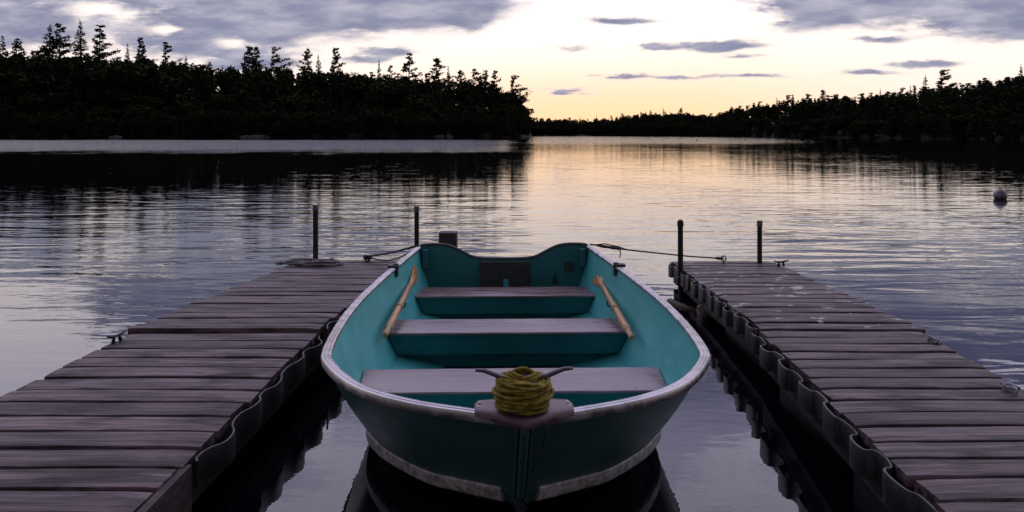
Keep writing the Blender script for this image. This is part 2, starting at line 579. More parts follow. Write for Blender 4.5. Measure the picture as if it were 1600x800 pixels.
def terrain(name, fn, shore, x0, x1, depth, nx=90, ny=26):
    mb = MB()
    vs, fs = [], []
    for i in range(nx):
        pxx = x0 + (x1 - x0) * i / (nx - 1)
        s_ = ip(pxx, shore)
        for j in range(ny):
            Y = s_ - 6 + (depth + 6) * (j / (ny - 1)) ** 1.3
            x = (pxx - 800) / F * Y
            vs.append((x, Y, fn(x, Y)))
    for i in range(nx - 1):
        for j in range(ny - 1):
            a = i * ny + j
            fs.append((a, a + ny, a + ny + 1, a + 1))
    mb.add(vs, fs)
    return tag(mb.build(name, M['ground'], smooth_=True), kind='structure')


terrain('left_shore_hill', ground_l, SHORE_L, -700, 830, 260)
terrain('right_shore_hill', ground_r, SHORE_R, 780, 2200, 320)


# ------------------------------------------------------------------ trees
def quads(centers, sizes, normals_bias, rng):
    """leaf clumps: randomly turned quads at centers"""
    n = len(centers)
    c_ = np.asarray(centers, float)
    s_ = np.asarray(sizes, float)[:, None]
    a = rng.normal(size=(n, 3))
    a[:, 2] *= 0.55
    a /= np.linalg.norm(a, axis=1)[:, None]
    b = rng.normal(size=(n, 3))
    b -= a * np.sum(a * b, 1)[:, None]
    b /= np.linalg.norm(b, axis=1)[:, None]
    asp = rng.uniform(.35, .75, size=(n, 1))
    v_ = np.stack([c_ - a * s_, c_ - b * s_ * asp, c_ + a * s_ * 1.1, c_ + b * s_ * asp], 1)
    return v_.reshape(-1, 3)


def gen_tree(kind, Ht, seed, dens=1.0, leaf=0.3):
    """returns (crown verts Nx3 (4 per quad), rnd per vert, trunk MB)"""
    rng = np.random.default_rng(seed)
    cs, ss = [], []
    limbs = MB()
    lean = rng.normal(size=2) * 0.02 * Ht
    def axis(z): return np.array([lean[0] * (z / Ht) ** 2, lean[1] * (z / Ht) ** 2, z])
    limbs.tube([axis(Ht * t) for t in np.linspace(-0.04, 0.97, 7)], [0.016 * Ht * (1 - .93 * t) + .02 for t in np.linspace(0, 1, 7)], n=6)
    if kind == 'spruce':
        z, R0 = 0.10 * Ht, Ht * rng.uniform(.15, .20)
        while z < Ht * 0.985:
            t = z / Ht
            prof = R0 * (1 - t) ** 0.85 * rng.uniform(.72, 1.1) + 0.12
            nb = int(rng.integers(5, 8))
            a0 = rng.uniform(0, 6.28)
            for k in range(nb):
                a = a0 + 6.28 * k / nb + rng.normal() * .25
                L = prof * rng.uniform(.55, 1.15)
                n_ = max(2, int(L / leaf * 2.0 * dens))
                q = np.sqrt(rng.uniform(0.04, 1, n_)) * L
                base = axis(z + rng.normal() * .022 * Ht)
                for d in q:
                    cs.append(base + np.array([math.cos(a) * d, math.sin(a) * d, -0.28 * d + 0.10 * d * d / max(L, .3) + rng.normal() * .07]) + rng.normal(size=3) * .09)
                    ss.append(leaf * rng.uniform(.6, 1.2) * (0.6 + 0.5 * (1 - t)))
            z += Ht * rng.uniform(.020, .036)
        for k in range(6):
            cs.append(axis(Ht * (0.96 + .04 * k / 5)))
            ss.append(leaf * .5)
    elif kind in ('pine', 'windpine'):
        z, R0 = Ht * rng.uniform(.22, .34), Ht * rng.uniform(.20, .27)
        wind = 0.75 if kind == 'windpine' else 0.25
        while z < Ht * 0.99:
            t = z / Ht
            shape = math.sin(min(1.0, (1.04 - t) * 1.25) * math.pi * .5) ** 1.1
            nb = int(rng.integers(3, 6))
            a0 = rng.uniform(0, 6.28)
            for k in range(nb):
                a = a0 + 6.28 * k / nb + rng.normal() * .35
                L = R0 * shape * rng.uniform(.35, 1.15) * (1 + wind * math.cos(a)) + .15
                up = rng.uniform(.05, .42)
                base = axis(min(z + rng.normal() * .03 * Ht, Ht * .97))
                tip = base + np.array([math.cos(a) * L, math.sin(a) * L, up * L])
                if L > .9:
                    limbs.tube([base, (base + tip) / 2 - np.array([0, 0, .06 * L]), tip], [.05 * L ** .5, .035 * L ** .5, .015], n=4, cap=False)
                n_ = max(3, int(L / leaf * 4.2 * dens))
                for d in rng.uniform(.30, 1.04, n_):
                    cs.append(base + (tip - base) * d + np.array([0, 0, .14 * L * (d - .3) - .06 * L]) + rng.normal(size=3) * np.array([.20, .20, .14]) * (0.7 + L * .22))
                    ss.append(leaf * rng.uniform(.55, 1.15))
            z += Ht * rng.uniform(.045, .085) * (1.0 if t < .8 else .6)
        for k in range(10):
            cs.append(axis(Ht * (0.93 + .08 * k / 9)) + rng.normal(size=3) * .08)
            ss.append(leaf * .5)
    else:   # round broadleaf
        R0 = Ht * rng.uniform(.22, .30)
        lob = [(axis(Ht * rng.uniform(.45, .85)) + rng.normal(size=3) * R0 * .45, R0 * rng.uniform(.45, .75)) for _ in range(9)]
        for (lc, lr) in lob:
            limbs.tube([axis(Ht * .3), (axis(Ht * .4) + lc) / 2, lc], [.07, .05, .02], n=4, cap=False)
            n_ = int(34 * dens * (lr / .8) ** 1.5)
            d = rng.normal(size=(n_, 3))
            d /= np.linalg.norm(d, axis=1)[:, None]
            d *= rng.uniform(.55, 1.08, size=(n_, 1)) * lr
            d[:, 2] *= .8
            for q in d:
                cs.append(lc + q)
                ss.append(leaf * rng.uniform(.7, 1.25))
    v_ = quads(cs, ss, 0, rng)
    r_ = np.repeat(np.clip(rng.normal(.42, .26, len(cs)), 0, 1), 4)
    return v_, r_, limbs


def quad_mesh(name, v_, r_, mat):
    n = len(v_)
    me = bpy.data.meshes.new(name)
    me.vertices.add(n)
    me.vertices.foreach_set('co', np.asarray(v_, np.float32).ravel())
    me.loops.add(n)
    me.loops.foreach_set('vertex_index', np.arange(n, dtype=np.int32))
    me.polygons.add(n // 4)
    me.polygons.foreach_set('loop_start', np.arange(0, n, 4, dtype=np.int32))
    at = me.attributes.new('rnd', 'FLOAT', 'POINT')
    at.data.foreach_set('value', np.asarray(r_, np.float32))
    me.materials.append(mat)
    me.update(calc_edges=True)
    me.validate()
    return me


PROTO_H = 15.0
protos = {}
for kind, n in (('spruce', 4), ('pine', 5), ('windpine', 3)):
    for i in range(n):
        v_, r_, tr = gen_tree(kind, PROTO_H, 100 * len(kind) + i, 1.5, 0.30)
        protos[(kind, i)] = (quad_mesh('crown', v_, r_, M['needle']), tr)

used_proto = {}
NAMES = {'spruce': 'spruce_tree', 'pine': 'pine_tree', 'windpine': 'pine_tree'}
COUNT = {'spruce': 4, 'pine': 5, 'windpine': 3}


def place_tree(kind, i, x, Y, z, Ht, rot, label, group, wid=1.0):
    """first use builds the thing with trunk and crown, later uses copy it"""
    key = (kind, i % COUNT[kind])
    if key not in used_proto:
        t = empty(NAMES[kind])
        me, tr = protos[key]
        cr = bpy.data.objects.new('crown', me)
        C.objects.link(cr)
        cr.parent = t
        tr.build('trunk', M['bark'], t)
        used_proto[key] = t
    else:
        src = used_proto[key]
        t = src.copy()
        C.objects.link(t)
        for ch in src.children:
            q = ch.copy()
            C.objects.link(q)
            q.parent = t
    t.location = (x, Y, z)
    t.rotation_euler = (0, 0, rot)
    s_ = Ht / PROTO_H
    t.scale = (s_ * wid, s_ * wid, s_)
    tag(t, label, 'tree', group)
    return t


# trees one can tell apart on the skyline: (column, top row, kind, variant, depth behind shore, turn, width, label)
SKY_L = [
    (5, 56, 'spruce', 0, 45, .3, 1.0, 'dark spruce cut by the left edge of the photo above the left shore'),
    (26, 60, 'pine', 0, 50, 1.0, .9, 'narrow ragged pine just right of the spruce at the left edge'),
    (37, 76, 'spruce', 1, 52, 2.0, .8, 'short spruce in the dip between the left edge and the tall dense cluster'),
    (77, 38, 'spruce', 2, 58, .5, 1.35, 'broad dense tree, left one of the leftmost tall pair on the hill'),
    (93, 36, 'pine', 1, 60, 2.2, .95, 'tall ragged pine, right one of the leftmost tall pair on the hill'),
    (127, 34, 'spruce', 3, 62, 1.4, 1.15, 'tallest dense tree of the left hill, left one of the second pair'),
    (156, 38, 'pine', 2, 60, 0.2, .95, 'tall open pine, right one of the second pair on the left hill'),
    (199, 68, 'spruce', 0, 66, 4.1, .7, 'thin spruce tip left of the tiered pine on the left hill'),
    (217, 59, 'windpine', 0, 66, 0.1, .7, 'tiered pine with clear layers standing alone right of the second tall pair'),
    (259, 65, 'windpine', 1, 64, 0.3, .8, 'lone wind swept pine where the left hill starts to fall'),
    (290, 86, 'spruce', 1, 66, .9, .8, 'low spruce tip right of the lone wind swept pine'),
    (388, 71, 'pine', 3, 60, .4, .8, 'left one of two thin pines with sky between their branches'),
    (401, 72, 'pine', 4, 62, 2.7, .75, 'right one of two thin pines with sky between their branches'),
    (428, 73, 'windpine', 2, 58, 0.0, .8, 'bushy topped pine right of the two thin see-through pines'),
    (480, 75, 'pine', 0, 55, 3.3, .75, 'slender pine with a narrow crown below the streaky clouds'),
    (497, 84, 'spruce', 2, 56, 1.1, .75, 'shorter tree between the slender pine and the leaning one'),
    (521, 75, 'windpine', 0, 54, 0.25, .75, 'leaning pine with branches flagged to the right'),
    (592, 94, 'spruce', 3, 52, 2.0, .65, 'thin pointed spruce below the small grey clouds'),
    (609, 102, 'pine', 1, 52, 4.0, .8, 'low ragged top just left of the open fan shaped pine'),
    (638, 82, 'pine', 2, 50, 1.2, 1.0, 'open fan shaped pine standing highest on the falling ridge'),
    (681, 90, 'pine', 4, 48, .8, .9, 'pine with evenly stacked open branches right of the fan shaped one'),
    (700, 104, 'spruce', 0, 46, 2.9, .7, 'small spruce tip on the ridge right of the stacked pine'),
    (718, 109, 'pine', 3, 46, 5.0, .8, 'low pine top before the last group of the left point'),
    (741, 107, 'windpine', 1, 42, .5, .8, 'left one of the four pines crowding the end of the left point'),
    (756, 109, 'pine', 0, 40, 2.0, .8, 'second of the four pines crowding the end of the left point'),
    (772, 110, 'pine', 1, 36, 3.6, .8, 'third of the four pines crowding the end of the left point'),
    (801, 117, 'windpine', 2, 22, 0.2, .72, 'last big pine on the tip of the left point beside the open sky'),
]
SKY_R = [
    (1445, 117, 'spruce', 1, 30, .2, 1.0, 'dark full tree just left of the crooked pine on the right shore'),
    (1470, 109, 'windpine', 0, 32, 0.0, 1.1, 'crooked open pine leaning right, tallest on the right shore before the edge'),
    (1495, 130, 'spruce', 2, 30, 1.0, 1.0, 'pointed tree just right of the crooked pine on the right shore'),
    (1515, 129, 'pine', 2, 28, 2.0, .8, 'small rough top between the crooked pine and the right edge'),
    (1538, 121, 'windpine', 1, 28, .2, .9, 'broad topped pine halfway from the crooked pine to the right edge'),
    (1565, 128, 'spruce', 0, 26, 3.0, .9, 'narrow spruce left of the tree cut by the right edge'),
    (1596, 104, 'spruce', 3, 26, .7, 1.2, 'tall dark tree cut by the right edge of the photo'),
    (1238, 147, 'spruce', 0, 30, 1.9, 1.0, 'leftmost of three taller tops in the middle of the right shore'),
    (1262, 146, 'pine', 3, 30, .2, .9, 'middle one of three taller tops in the middle of the right shore'),
    (1285, 140, 'pine', 4, 32, 1.0, .9, 'highest and rightmost of three taller tops in the middle of the right shore'),
    (1323, 149, 'spruce', 2, 30, 1.5, .8, 'single thin top right of the three taller tops of the right shore'),
    (1375, 140, 'spruce', 3, 30, 1.5, .8, 'thin spruce standing between the middle of the right shore and the crooked pine'),
    (1063, 168, 'pine', 0, 30, 1.0, .9, 'rounded pine above the far shore left of the dip in the skyline'),
    (1037, 169, 'spruce', 1, 30, 2.0, .9, 'pointed spruce on the far shore left of the rounded pine'),
    (1009, 173, 'spruce', 2, 30, 2.4, .9, 'first higher spruce of the far shore seen from the left'),
]
TREE_L = 'dark conifers on the left shore skyline'
TREE_R = 'dark conifers on the right shore skyline'
rot_fix = lambda kind, r: r
for (cx, ty, kind, var, d, rot, wid, lab) in SKY_L:
    Y = ip(cx, SHORE_L) + d
    x = (cx - 800) / F * Y
    z = ground_l(x, Y) - .3
    top = H + (HZ - ty) / F * Y
    place_tree(kind, var, x, Y, z, top - z, rot, lab, TREE_L, wid * 1.2)
for (cx, ty, kind, var, d, rot, wid, lab) in SKY_R:
    Y = ip(cx, SHORE_R) + d
    x = (cx - 800) / F * Y
    z = ground_r(x, Y) - .3
    top = H + (HZ - ty) / F * Y
    place_tree(kind, var, x, Y, z, top - z, rot, lab, TREE_R, wid * 1.15)

rs = random.Random(11)
for side, can, shore, gf, x0, x1, step, dlo, dhi, lab, grp in (
        ('L', CAN_L, SHORE_L, ground_l, -60, 812, 15, 35, 66, 'dark treetop of middling height in the left shore skyline', 'middling treetops of the left shore'),
        ('R', CAN_R, SHORE_R, ground_r, 826, 1640, 11, 8, 40, 'small dark treetop in the right and far shore skyline', 'small treetops of the right and far shore')):
    cx = x0
    while cx < x1:
        Y = ip(cx, shore) + rs.uniform(dlo, dhi) * (0.5 if cx > 760 and side == 'L' else 1)
        x = (cx - 800) / F * Y
        z = gf(x, Y) - .3
        ty = ip(cx, can) - rs.uniform(-3, 8) * (1.0 if side == 'L' else .85)
        top = H + (HZ - ty) / F * Y
        k = rs.choice(['spruce', 'pine', 'pine', 'windpine', 'windpine'])
        place_tree(k, rs.randrange(5), x, Y, z, max(top - z, 5), rs.uniform(0, 6.28) if k != 'windpine' else rs.uniform(-.4, .4), lab, grp, rs.uniform(.85, 1.2))
        cx += step * rs.uniform(.6, 1.4)

# the wood below the skyline reads as one dark mass on each shore
fill_protos = []
for i, k in enumerate(['spruce', 'spruce', 'spruce', 'pine', 'pine', 'round', 'round', 'round']):
    fill_protos.append(gen_tree(k, 12.0, 900 + i, 0.8 if k != 'round' else 1.3, 0.46))


def forest(name, label, can, shore, gf, x0, x1, n, depth, hmin, hmax, seed, xm=None):
    rg = np.random.default_rng(seed)
    VV, RR = [], []
    tries = 0
    got = 0
    while got < n and tries < n * 6:
        tries += 1
        cx = rg.uniform(x0, x1)
        if xm and rg.uniform() < .5: cx = rg.uniform(x0, xm)
        s_ = ip(cx, shore)
        Y = s_ + .6 + depth * rg.uniform(0, 1) ** 1.05
        if rg.uniform() < .32: Y = s_ + rg.uniform(-.2, 4.0)
        x = (cx - 800) / F * Y
        z = gf(x, Y) - .4
        zmax = H + (HZ - ip(cx, can) - rg.uniform(-2, 5)) / F * Y
        h_ = rg.uniform(hmin, hmax) * (0.55 + .45 * min(1, (Y - s_) / 14))
        h_ = min(max(h_, (zmax - z) * .96 if Y > s_ + depth * .3 else 0), zmax - z)
        if h_ < 1.4: continue
        v_, r_, tr = fill_protos[int(rg.integers(len(fill_protos)) if Y < s_ + depth * .3 else rg.integers(7))]
        a = rg.uniform(0, 6.28)
        w = h_ / 12.0 * rg.uniform(.95, 1.3)
        if h_ < 6: w *= 1.3
        ca_, sa_ = math.cos(a) * w, math.sin(a) * w
        q = np.stack([v_[:, 0] * ca_ - v_[:, 1] * sa_ + x, v_[:, 0] * sa_ + v_[:, 1] * ca_ + Y, v_[:, 2] * (h_ / 12.0) + z], 1)
        VV.append(q)
        RR.append(np.clip(r_ * rg.uniform(.4, 1.3), 0, 1))
        got += 1
    me = quad_mesh(name, np.concatenate(VV), np.concatenate(RR), M['needle_fill'])
    o = bpy.data.objects.new(name, me)
    C.objects.link(o)
    tag(o, label, 'forest', kind='stuff')


forest('forest', 'dark mixed wood covering the left shore hill down to the water', CAN_L, SHORE_L, ground_l, -420, 822, 1050, 72, 9, 15, 5)
forest('forest', 'dark wood running along the far and right shore', CAN_R, SHORE_R, ground_r, 800, 1900, 1400, 52, 6, 12, 6, 1160)


# shore rocks
def rock_mesh(seed, sx, sy, sz, sub=3):
    rg = random.Random(seed)
    bm = bmesh.new()
    bmesh.ops.create_icosphere(bm, subdivisions=sub, radius=1.0)
    ph = [(Vector((rg.gauss(0, 1), rg.gauss(0, 1), rg.gauss(0, 1))).normalized(), rg.uniform(.55, .95)) for _ in range(9)]
    for p_ in bm.verts:
        for (n_, d) in ph:
            k = p_.co.dot(n_) - d
            if k > 0: p_.co -= n_ * k * .85
        p_.co += Vector((rg.gauss(0, .015), rg.gauss(0, .015), rg.gauss(0, .015)))
        p_.co = Vector((p_.co.x * sx, p_.co.y * sy, p_.co.z * sz))
    mb = MB()
    mb.bm(bm)
    return mb


for (cx, Y, w, h_, lab) in ((402, 249.2, 4.2, .7, 'long low pale boulder at the foot of the left wood below the two thin pines'),
                            (384, 249.6, 2.2, .55, 'smaller pale boulder left of the long low one at the left wood'),
                            (688, 247.6, 1.8, .6, 'pale boulder at the waterline under the falling ridge'),
                            (703, 247.8, 1.3, .8, 'small pale boulder closest to the tip of the left point'),
                            (180, 247.5, 2.6, .5, 'dull flat boulder at the foot of the left wood below the tall pairs'),
                            (1543, 172.0, 1.6, .5, 'low rock on the right shore below the broad topped pine'),
                            (1562, 169.0, 1.1, .6, 'small rock on the right shore nearest the right edge'),
                            (911, 424.0, 5.0, .6, 'dark low rock off the far shore')):
    o = rock_mesh(int(cx), w, w * .6, h_).build('boulder', M['rock'], smooth_=35)
    o.location = ((cx - 800) / F * Y, Y, 0.15)
    tag(o, lab, 'rock', 'boulders along the far shores')

# ------------------------------------------------------------------ rowing boat
BOW = Vector((0.036, 1.97, 0.0))
AX = math.atan2(-0.092, 3.41)     # heading of the stern seen from the bow
YAW = -AX
GW = [(5.38, .594, .440), (4.76, .655, .435), (4.2, .703, .430), (3.67, .730, .430), (3.2, .723, .435), (2.745, .680, .450),
      (2.55, .621, .458), (2.36, .522, .465), (2.235, .418, .470), (2.15, .296, .471), (2.083, .156, .473), (2.018, 0.0, .475)]
CH = [(5.36, .50, .09), (4.78, .545, .075), (4.25, .575, .065), (3.8, .585, .06), (3.4, .575, .062), (3.0, .545, .07),
      (2.823, .485, .078), (2.69, .405, .086), (2.552, .283, .090), (2.49, .19, .094), (2.43, .09, .098), (2.385, 0.0, .100)]
KL = [(5.36, 0, -.05), (4.78, 0, -.07), (4.25, 0, -.08), (3.8, 0, -.08), (3.4, 0, -.08), (3.0, 0, -.075),
      (2.83, 0, -.065), (2.71, 0, -.05), (2.58, 0, -.01), (2.52, 0, .02), (2.45, 0, .05), (2.392, 0, .085)]
NS = 6
tl = lambda P: [(a - 1.97, b, c_) for (a, b, c_) in P]
Gc, Cc, Kc = catmull(tl(GW), NS), catmull(tl(CH), NS), catmull(tl(KL), NS)   # (along, half width, z)
boat = empty('rowing_boat', BOW, YAW)
tag(boat, 'teal aluminium rowing boat with three benches moored bow first between the docks', 'boat')


def section(i, side, off=0.0):
    """points from keel to gunwale at station i, on one side"""
    g, c_, k = Gc[i], Cc[i], Kc[i]
    out = []
    for s_ in (0, .25, .5, .75):
        p_ = k + (c_ - k) * s_
        out.append(p_ - np.array([0, 0, .012 * math.sin(math.pi * s_)]))
    for s_ in np.linspace(0, 1, 9):
        p_ = c_ + (g - c_) * s_
        out.append(p_ + np.array([0, .016 * math.sin(math.pi * s_) * min(1, c_[1] / .3), 0]))
    return [Vector((max(p_[1] - off, 0) * side, p_[0], p_[2])) for p_ in out]


def half_at(y, z, off=0.012):
    """inner half width of the hull at distance y from the bow and height z"""
    ys, xs = [], []
    for i in range(len(Gc)):
        sec = section(i, 1)[4:]
        for a, b in zip(sec[:-1], sec[1:]):
            if a.z <= z <= b.z:
                t = (z - a.z) / (b.z - a.z)
                ys.append(a.y + (b.y - a.y) * t)
                xs.append(a.x + (b.x - a.x) * t)
                break
    o_ = np.argsort(ys)
    return float(np.interp(y, np.array(ys)[o_], np.array(xs)[o_])) - off


bm = bmesh.new()
grid = {}
for side in (1, -1):
    for i in range(len(Gc)):
        for j, p_ in enumerate(section(i, side)):
            if side == -1 and (j == 0 or i == len(Gc) - 1):
                grid[(side, i, j)] = grid[(1, i, j)]
            else:
                grid[(side, i, j)] = bm.verts.new(p_)
    for i in range(len(Gc) - 1):
        for j in range(12):
            q = [grid[(side, i, j)], grid[(side, i + 1, j)], grid[(side, i + 1, j + 1)], grid[(side, i, j + 1)]]
            if side == -1: q.reverse()
            try:
                bm.faces.new(q)
            except ValueError:
                pass
bmesh.ops.recalc_face_normals(bm, faces=bm.faces[:])
# outside must point away from the centre line
f0 = max(bm.faces, key=lambda f: f.calc_center_median().x)
if f0.normal.x < 0:
    bmesh.ops.reverse_faces(bm, faces=bm.faces[:])
bm.normal_update()
outer = [p_.co.copy() for p_ in bm.verts]
inner = [p_.co - p_.normal * 0.008 for p_ in bm.verts]
bm.verts.index_update()
faces = [[q.index for q in f.verts] for f in bm.faces]
bm.free()
mo = MB()
mo.add(outer, faces)
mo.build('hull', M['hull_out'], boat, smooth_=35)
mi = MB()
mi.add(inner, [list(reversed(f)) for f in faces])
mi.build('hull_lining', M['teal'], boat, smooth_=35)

# gunwale rail, swept along the sheer on both sides and round the bow
path = [Vector((-g[1], g[0], g[2])) for g in Gc] + [Vector((g[1], g[0], g[2])) for g in reversed(Gc[:-1])]
prof = [(-.010, -.016), (-.012, .001), (-.009, .0080), (-.003, .0100), (.000, .0075), (.003, .0105), (.009, .0110), (.0118, .0082), (.0146, .0105),
        (.020, .0088), (.024, .006), (.0255, .001), (.0245, -.005), (.021, -.009), (.016, -.012)]


def sweep(mb, path, prof, outward, flare=None):
    n = len(prof)
    vs, fs = [], []
    for i, p_ in enumerate(path):
        t = (path[min(i + 1, len(path) - 1)] - path[max(i - 1, 0)]).normalized()
        o_ = outward(p_, t)
        for (a, b) in prof:
            vs.append(p_ + o_ * (a + (max(b, 0) * flare[i] if flare else 0)) + Vector((0, 0, b)))
    for i in range(len(path) - 1):
        for k in range(n):
            k2 = (k + 1) % n
            fs.append((i * n + k, i * n + k2, (i + 1) * n + k2, (i + 1) * n + k))
    fs.append(tuple(range(n)))
    fs.append(tuple((len(path) - 1) * n + k for k in reversed(range(n))))
    mb.add(vs, fs)


mb = MB()
sweep(mb, path, prof, lambda p_, t: Vector((-t.y, t.x, 0)).normalized())
mb.build('gunwale', M['alu'], boat, smooth_=40)

# spray rails along the chine
for side in (-1, 1):
    pts = [Vector((c_[1] * side, c_[0], c_[2])) for c_ in Cc[:-3]]
    mb = MB()
    pr = [(-.003, -.014), (.018, -.014), (.029, -.006), (.030, .003), (.010, .034), (.000, .040)]
    outw = lambda p_, t, s_=side: (Vector((t.y, -t.x, 0)) * (1 if Vector((t.y, -t.x, 0)).x * s_ > 0 else -1)).normalized()
    flare = []
    for i, p_ in enumerate(pts):
        t_ = (pts[min(i + 1, len(pts) - 1)] - pts[max(i - 1, 0)]).normalized()
        g_ = Vector((Gc[i][1] * side, Gc[i][0], Gc[i][2])) - p_
        flare.append(outw(p_, t_).dot(g_) / g_.z)
    sweep(mb, pts, pr, outw, flare)
    mb.build('spray_rail', M['strip'], boat, smooth_=40)

# stem bar and bow eye
stem = [Vector((0, Gc[-1][0] + (Cc[-1][0] - Gc[-1][0]) * t - .010, Gc[-1][2] + (Cc[-1][2] - Gc[-1][2]) * t)) for t in np.linspace(.02, 1.0, 12)] + \
       [Vector((0, k[0] - .012, k[2] - .01)) for k in list(reversed(Kc))[1:30:3]]
mb = MB()
mb.tube(stem, .012, n=12)
mb.build('stem_bar', M['hull_out'], boat, smooth_=True)
for side in (-1, 1):
    mb = MB()
    mb.tube([p_ + Vector((side * .019, .012, 0)) for p_ in stem[:13]], .005, n=8)
    mb.build('stem_seam', M['hull_out'], boat, smooth_=True)
mb = MB()
ec = Vector((0, Cc[-1][0] - .045, .098))
mb.tube([ec + Vector((math.sin(a) * .019, -math.sin(a) * .0, math.cos(a) * .019)) for a in np.linspace(0, 2 * math.pi, 25)], .006, n=8, cap=False)
mb.tube([ec + Vector((0, .0, .018)), ec + Vector((0, .05, .026))], .008, n=8)
mb.build('bow_eye', M['iron'], boat, smooth_=True)

# benches
Zs = .20
for k, (yf, yb, hh) in enumerate(((3.03, 3.33, .215), (3.99, 4.28, .20), (4.89, 5.17, .20))):
    yf -= 1.97
    yb -= 1.97
    b = empty('bench')
    b.parent = boat
    if True:
        wf, wb = half_at(yf, hh - .01), half_at(yb, hh - .01)
        nx = 14
        mb = MB()
        prof_s = [(yf + .004, -.014), (yf - .003, -.013), (yf - .005, -.006), (yf - .002, -.001), (yf + .006, 0.0), (yb - .006, 0.0), (yb, -.004), (yb, -.014)]
        vs, fs = [], []
        for i in range(nx + 1):
            s_ = -1 + 2 * i / nx
            for (y_, z_) in prof_s:
                w = wf + (wb - wf) * max(0, min(1, (y_ - yf) / (yb - yf)))
                vs.append((s_ * w, y_, hh + z_ + .0006 * math.sin(i * 2.1 + k)))
        n = len(prof_s)
        for i in range(nx):
            for q in range(n):
                q2 = (q + 1) % n
                fs.append((i * n + q, (i + 1) * n + q, (i + 1) * n + q2, i * n + q2))
        fs.append(tuple(reversed(range(n))))
        fs.append(tuple(nx * n + q for q in range(n)))
        mb.add(vs, fs)
        mb.build('seat_top', M['seat'], b, smooth_=30)
        mb = MB()
        zt, zm, zb = hh - .015, .080, -.03
        vs = []
        for (y_, z_) in ((yf + .012, zt), (yf + .020, zm), (yf + .075, zm - .004), (yf + .085, zb), (yb - .02, zb), (yb - .01, zt)):
            w = half_at(y_, max(z_, .085), .016)
            if z_ < .08: w -= .02 + (.08 - z_) * .55
            vs += [(-w, y_, z_), (w, y_, z_)]
        fs = [(2 * i, 2 * i + 1, 2 * i + 3, 2 * i + 2) for i in range(5)]
        fs += [(0, 2, 4, 6, 8, 10), (11, 9, 7, 5, 3, 1)]
        mb.add(vs, fs)
        mb.build('seat_box', M['teal_shaded'], b)
        for i in range(3):
            mb = MB()
            mb.lathe([(.0035, -.002), (.0035, .0008), (.0015, .0018)], ((-.8 + .8 * i) * wf, yf + .022, hh), 8)
            mb.build('screw', M['cleat'], b)

# transom
TY = 5.375 - 1.97
halfg, halfc = .590, .50
tops = [(-.590, .430), (-.565, .445), (-.50, .449), (-.43, .447), (-.37, .435), (-.30, .402), (-.23, .366), (-.17, .352), (-.10, .348), (0, .347),
        (.10, .348), (.17, .352), (.23, .366), (.30, .402), (.37, .435), (.43, .447), (.50, .449), (.565, .445), (.590, .430)]
outl = tops + [(.575, .34), (.55, .24), (.52, .15), (.50, .09), (.25, .015), (0, -.05), (-.25, .015), (-.50, .09), (-.52, .15), (-.55, .24), (-.575, .34)]
mb = MB()
n = len(outl)
mb.add([(a, TY - .020, b) for (a, b) in outl] + [(a, TY + .012, b) for (a, b) in outl],
       [tuple(range(n)), tuple(reversed(range(n, 2 * n)))] + [(i, n + i, n + (i + 1) % n, (i + 1) % n) for i in range(n)])
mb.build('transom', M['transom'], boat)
mb = MB()
mb.tube([Vector((a, TY - .004, b + .004)) for (a, b) in [(q[0], q[1], 0)[:2] for q in catmull([(a, b, 0) for a, b in tops], 3)]], .016, n=10)
mb.build('transom_trim', M['black'], boat, smooth_=True)
mb = MB()
mb.box((-.168, TY - .042, .105), (.182, TY - .0205, .342), .004)
mb.build('motor_board', M['board'], boat)
mb = MB()
mb.box((-.005, TY - .0465, .165), (.03, TY - .0425, .222))
mb.build('sticker', M['sticker'], boat)
mb = MB()
mb.box((.42, TY - .026, .268), (.485, TY - .0225, .335))
mb.build('square_decal', M['decal'], boat)
mb = MB()
tr_ = [(-.025, 0), (.025, 0), (.017, .02), (.02, .02), (.012, .04), (.014, .04), (0, .078), (-.014, .04), (-.012, .04), (-.02, .02), (-.017, .02)]
mb.add([(.355 + a, TY - .025, .185 + b) for a, b in tr_] + [(.355 + a, TY - .021, .185 + b) for a, b in tr_],
       [tuple(range(11))] + [(i, 11 + i, 11 + (i + 1) % 11, (i + 1) % 11) for i in range(11)])
mb.build('tree_decal', M['decal'], boat)

# corner knees and oarlock sockets
for side in (-1, 1):
    mb = MB()
    g = min(Gc, key=lambda q: abs(q[0] - 2.60))
    cx = g[1] * side
    mb.box((cx - .026, g[0] - .030, g[2] + .004), (cx + .036, g[0] + .030, g[2] + .022), .005)
    mb.lathe([(.016, -.05), (.016, .028), (.008, .030)], (cx - side * .018, g[0], g[2]), 14)
    mb.build('oarlock_socket', M['black'], boat, smooth_=30)
    mb = MB()
    mb.box((.545 * side - .022, TY - .06, .30), (.545 * side + .022, TY - .0205, .43), .006)
    mb.build('stern_knee', M['transom'], boat)
    mb = MB()   # small eye on the inner side
    hy = 3.62 - 1.97 + .9
    hx = half_at(hy, .24) * side
    mb.tube([Vector((hx - side * (.004 + .022 * math.sin(a)), hy, .23 + .022 * math.cos(a))) for a in np.linspace(0, math.pi, 12)], .004, n=6)
    mb.build('oar_clip', M['black'], boat, smooth_=True)

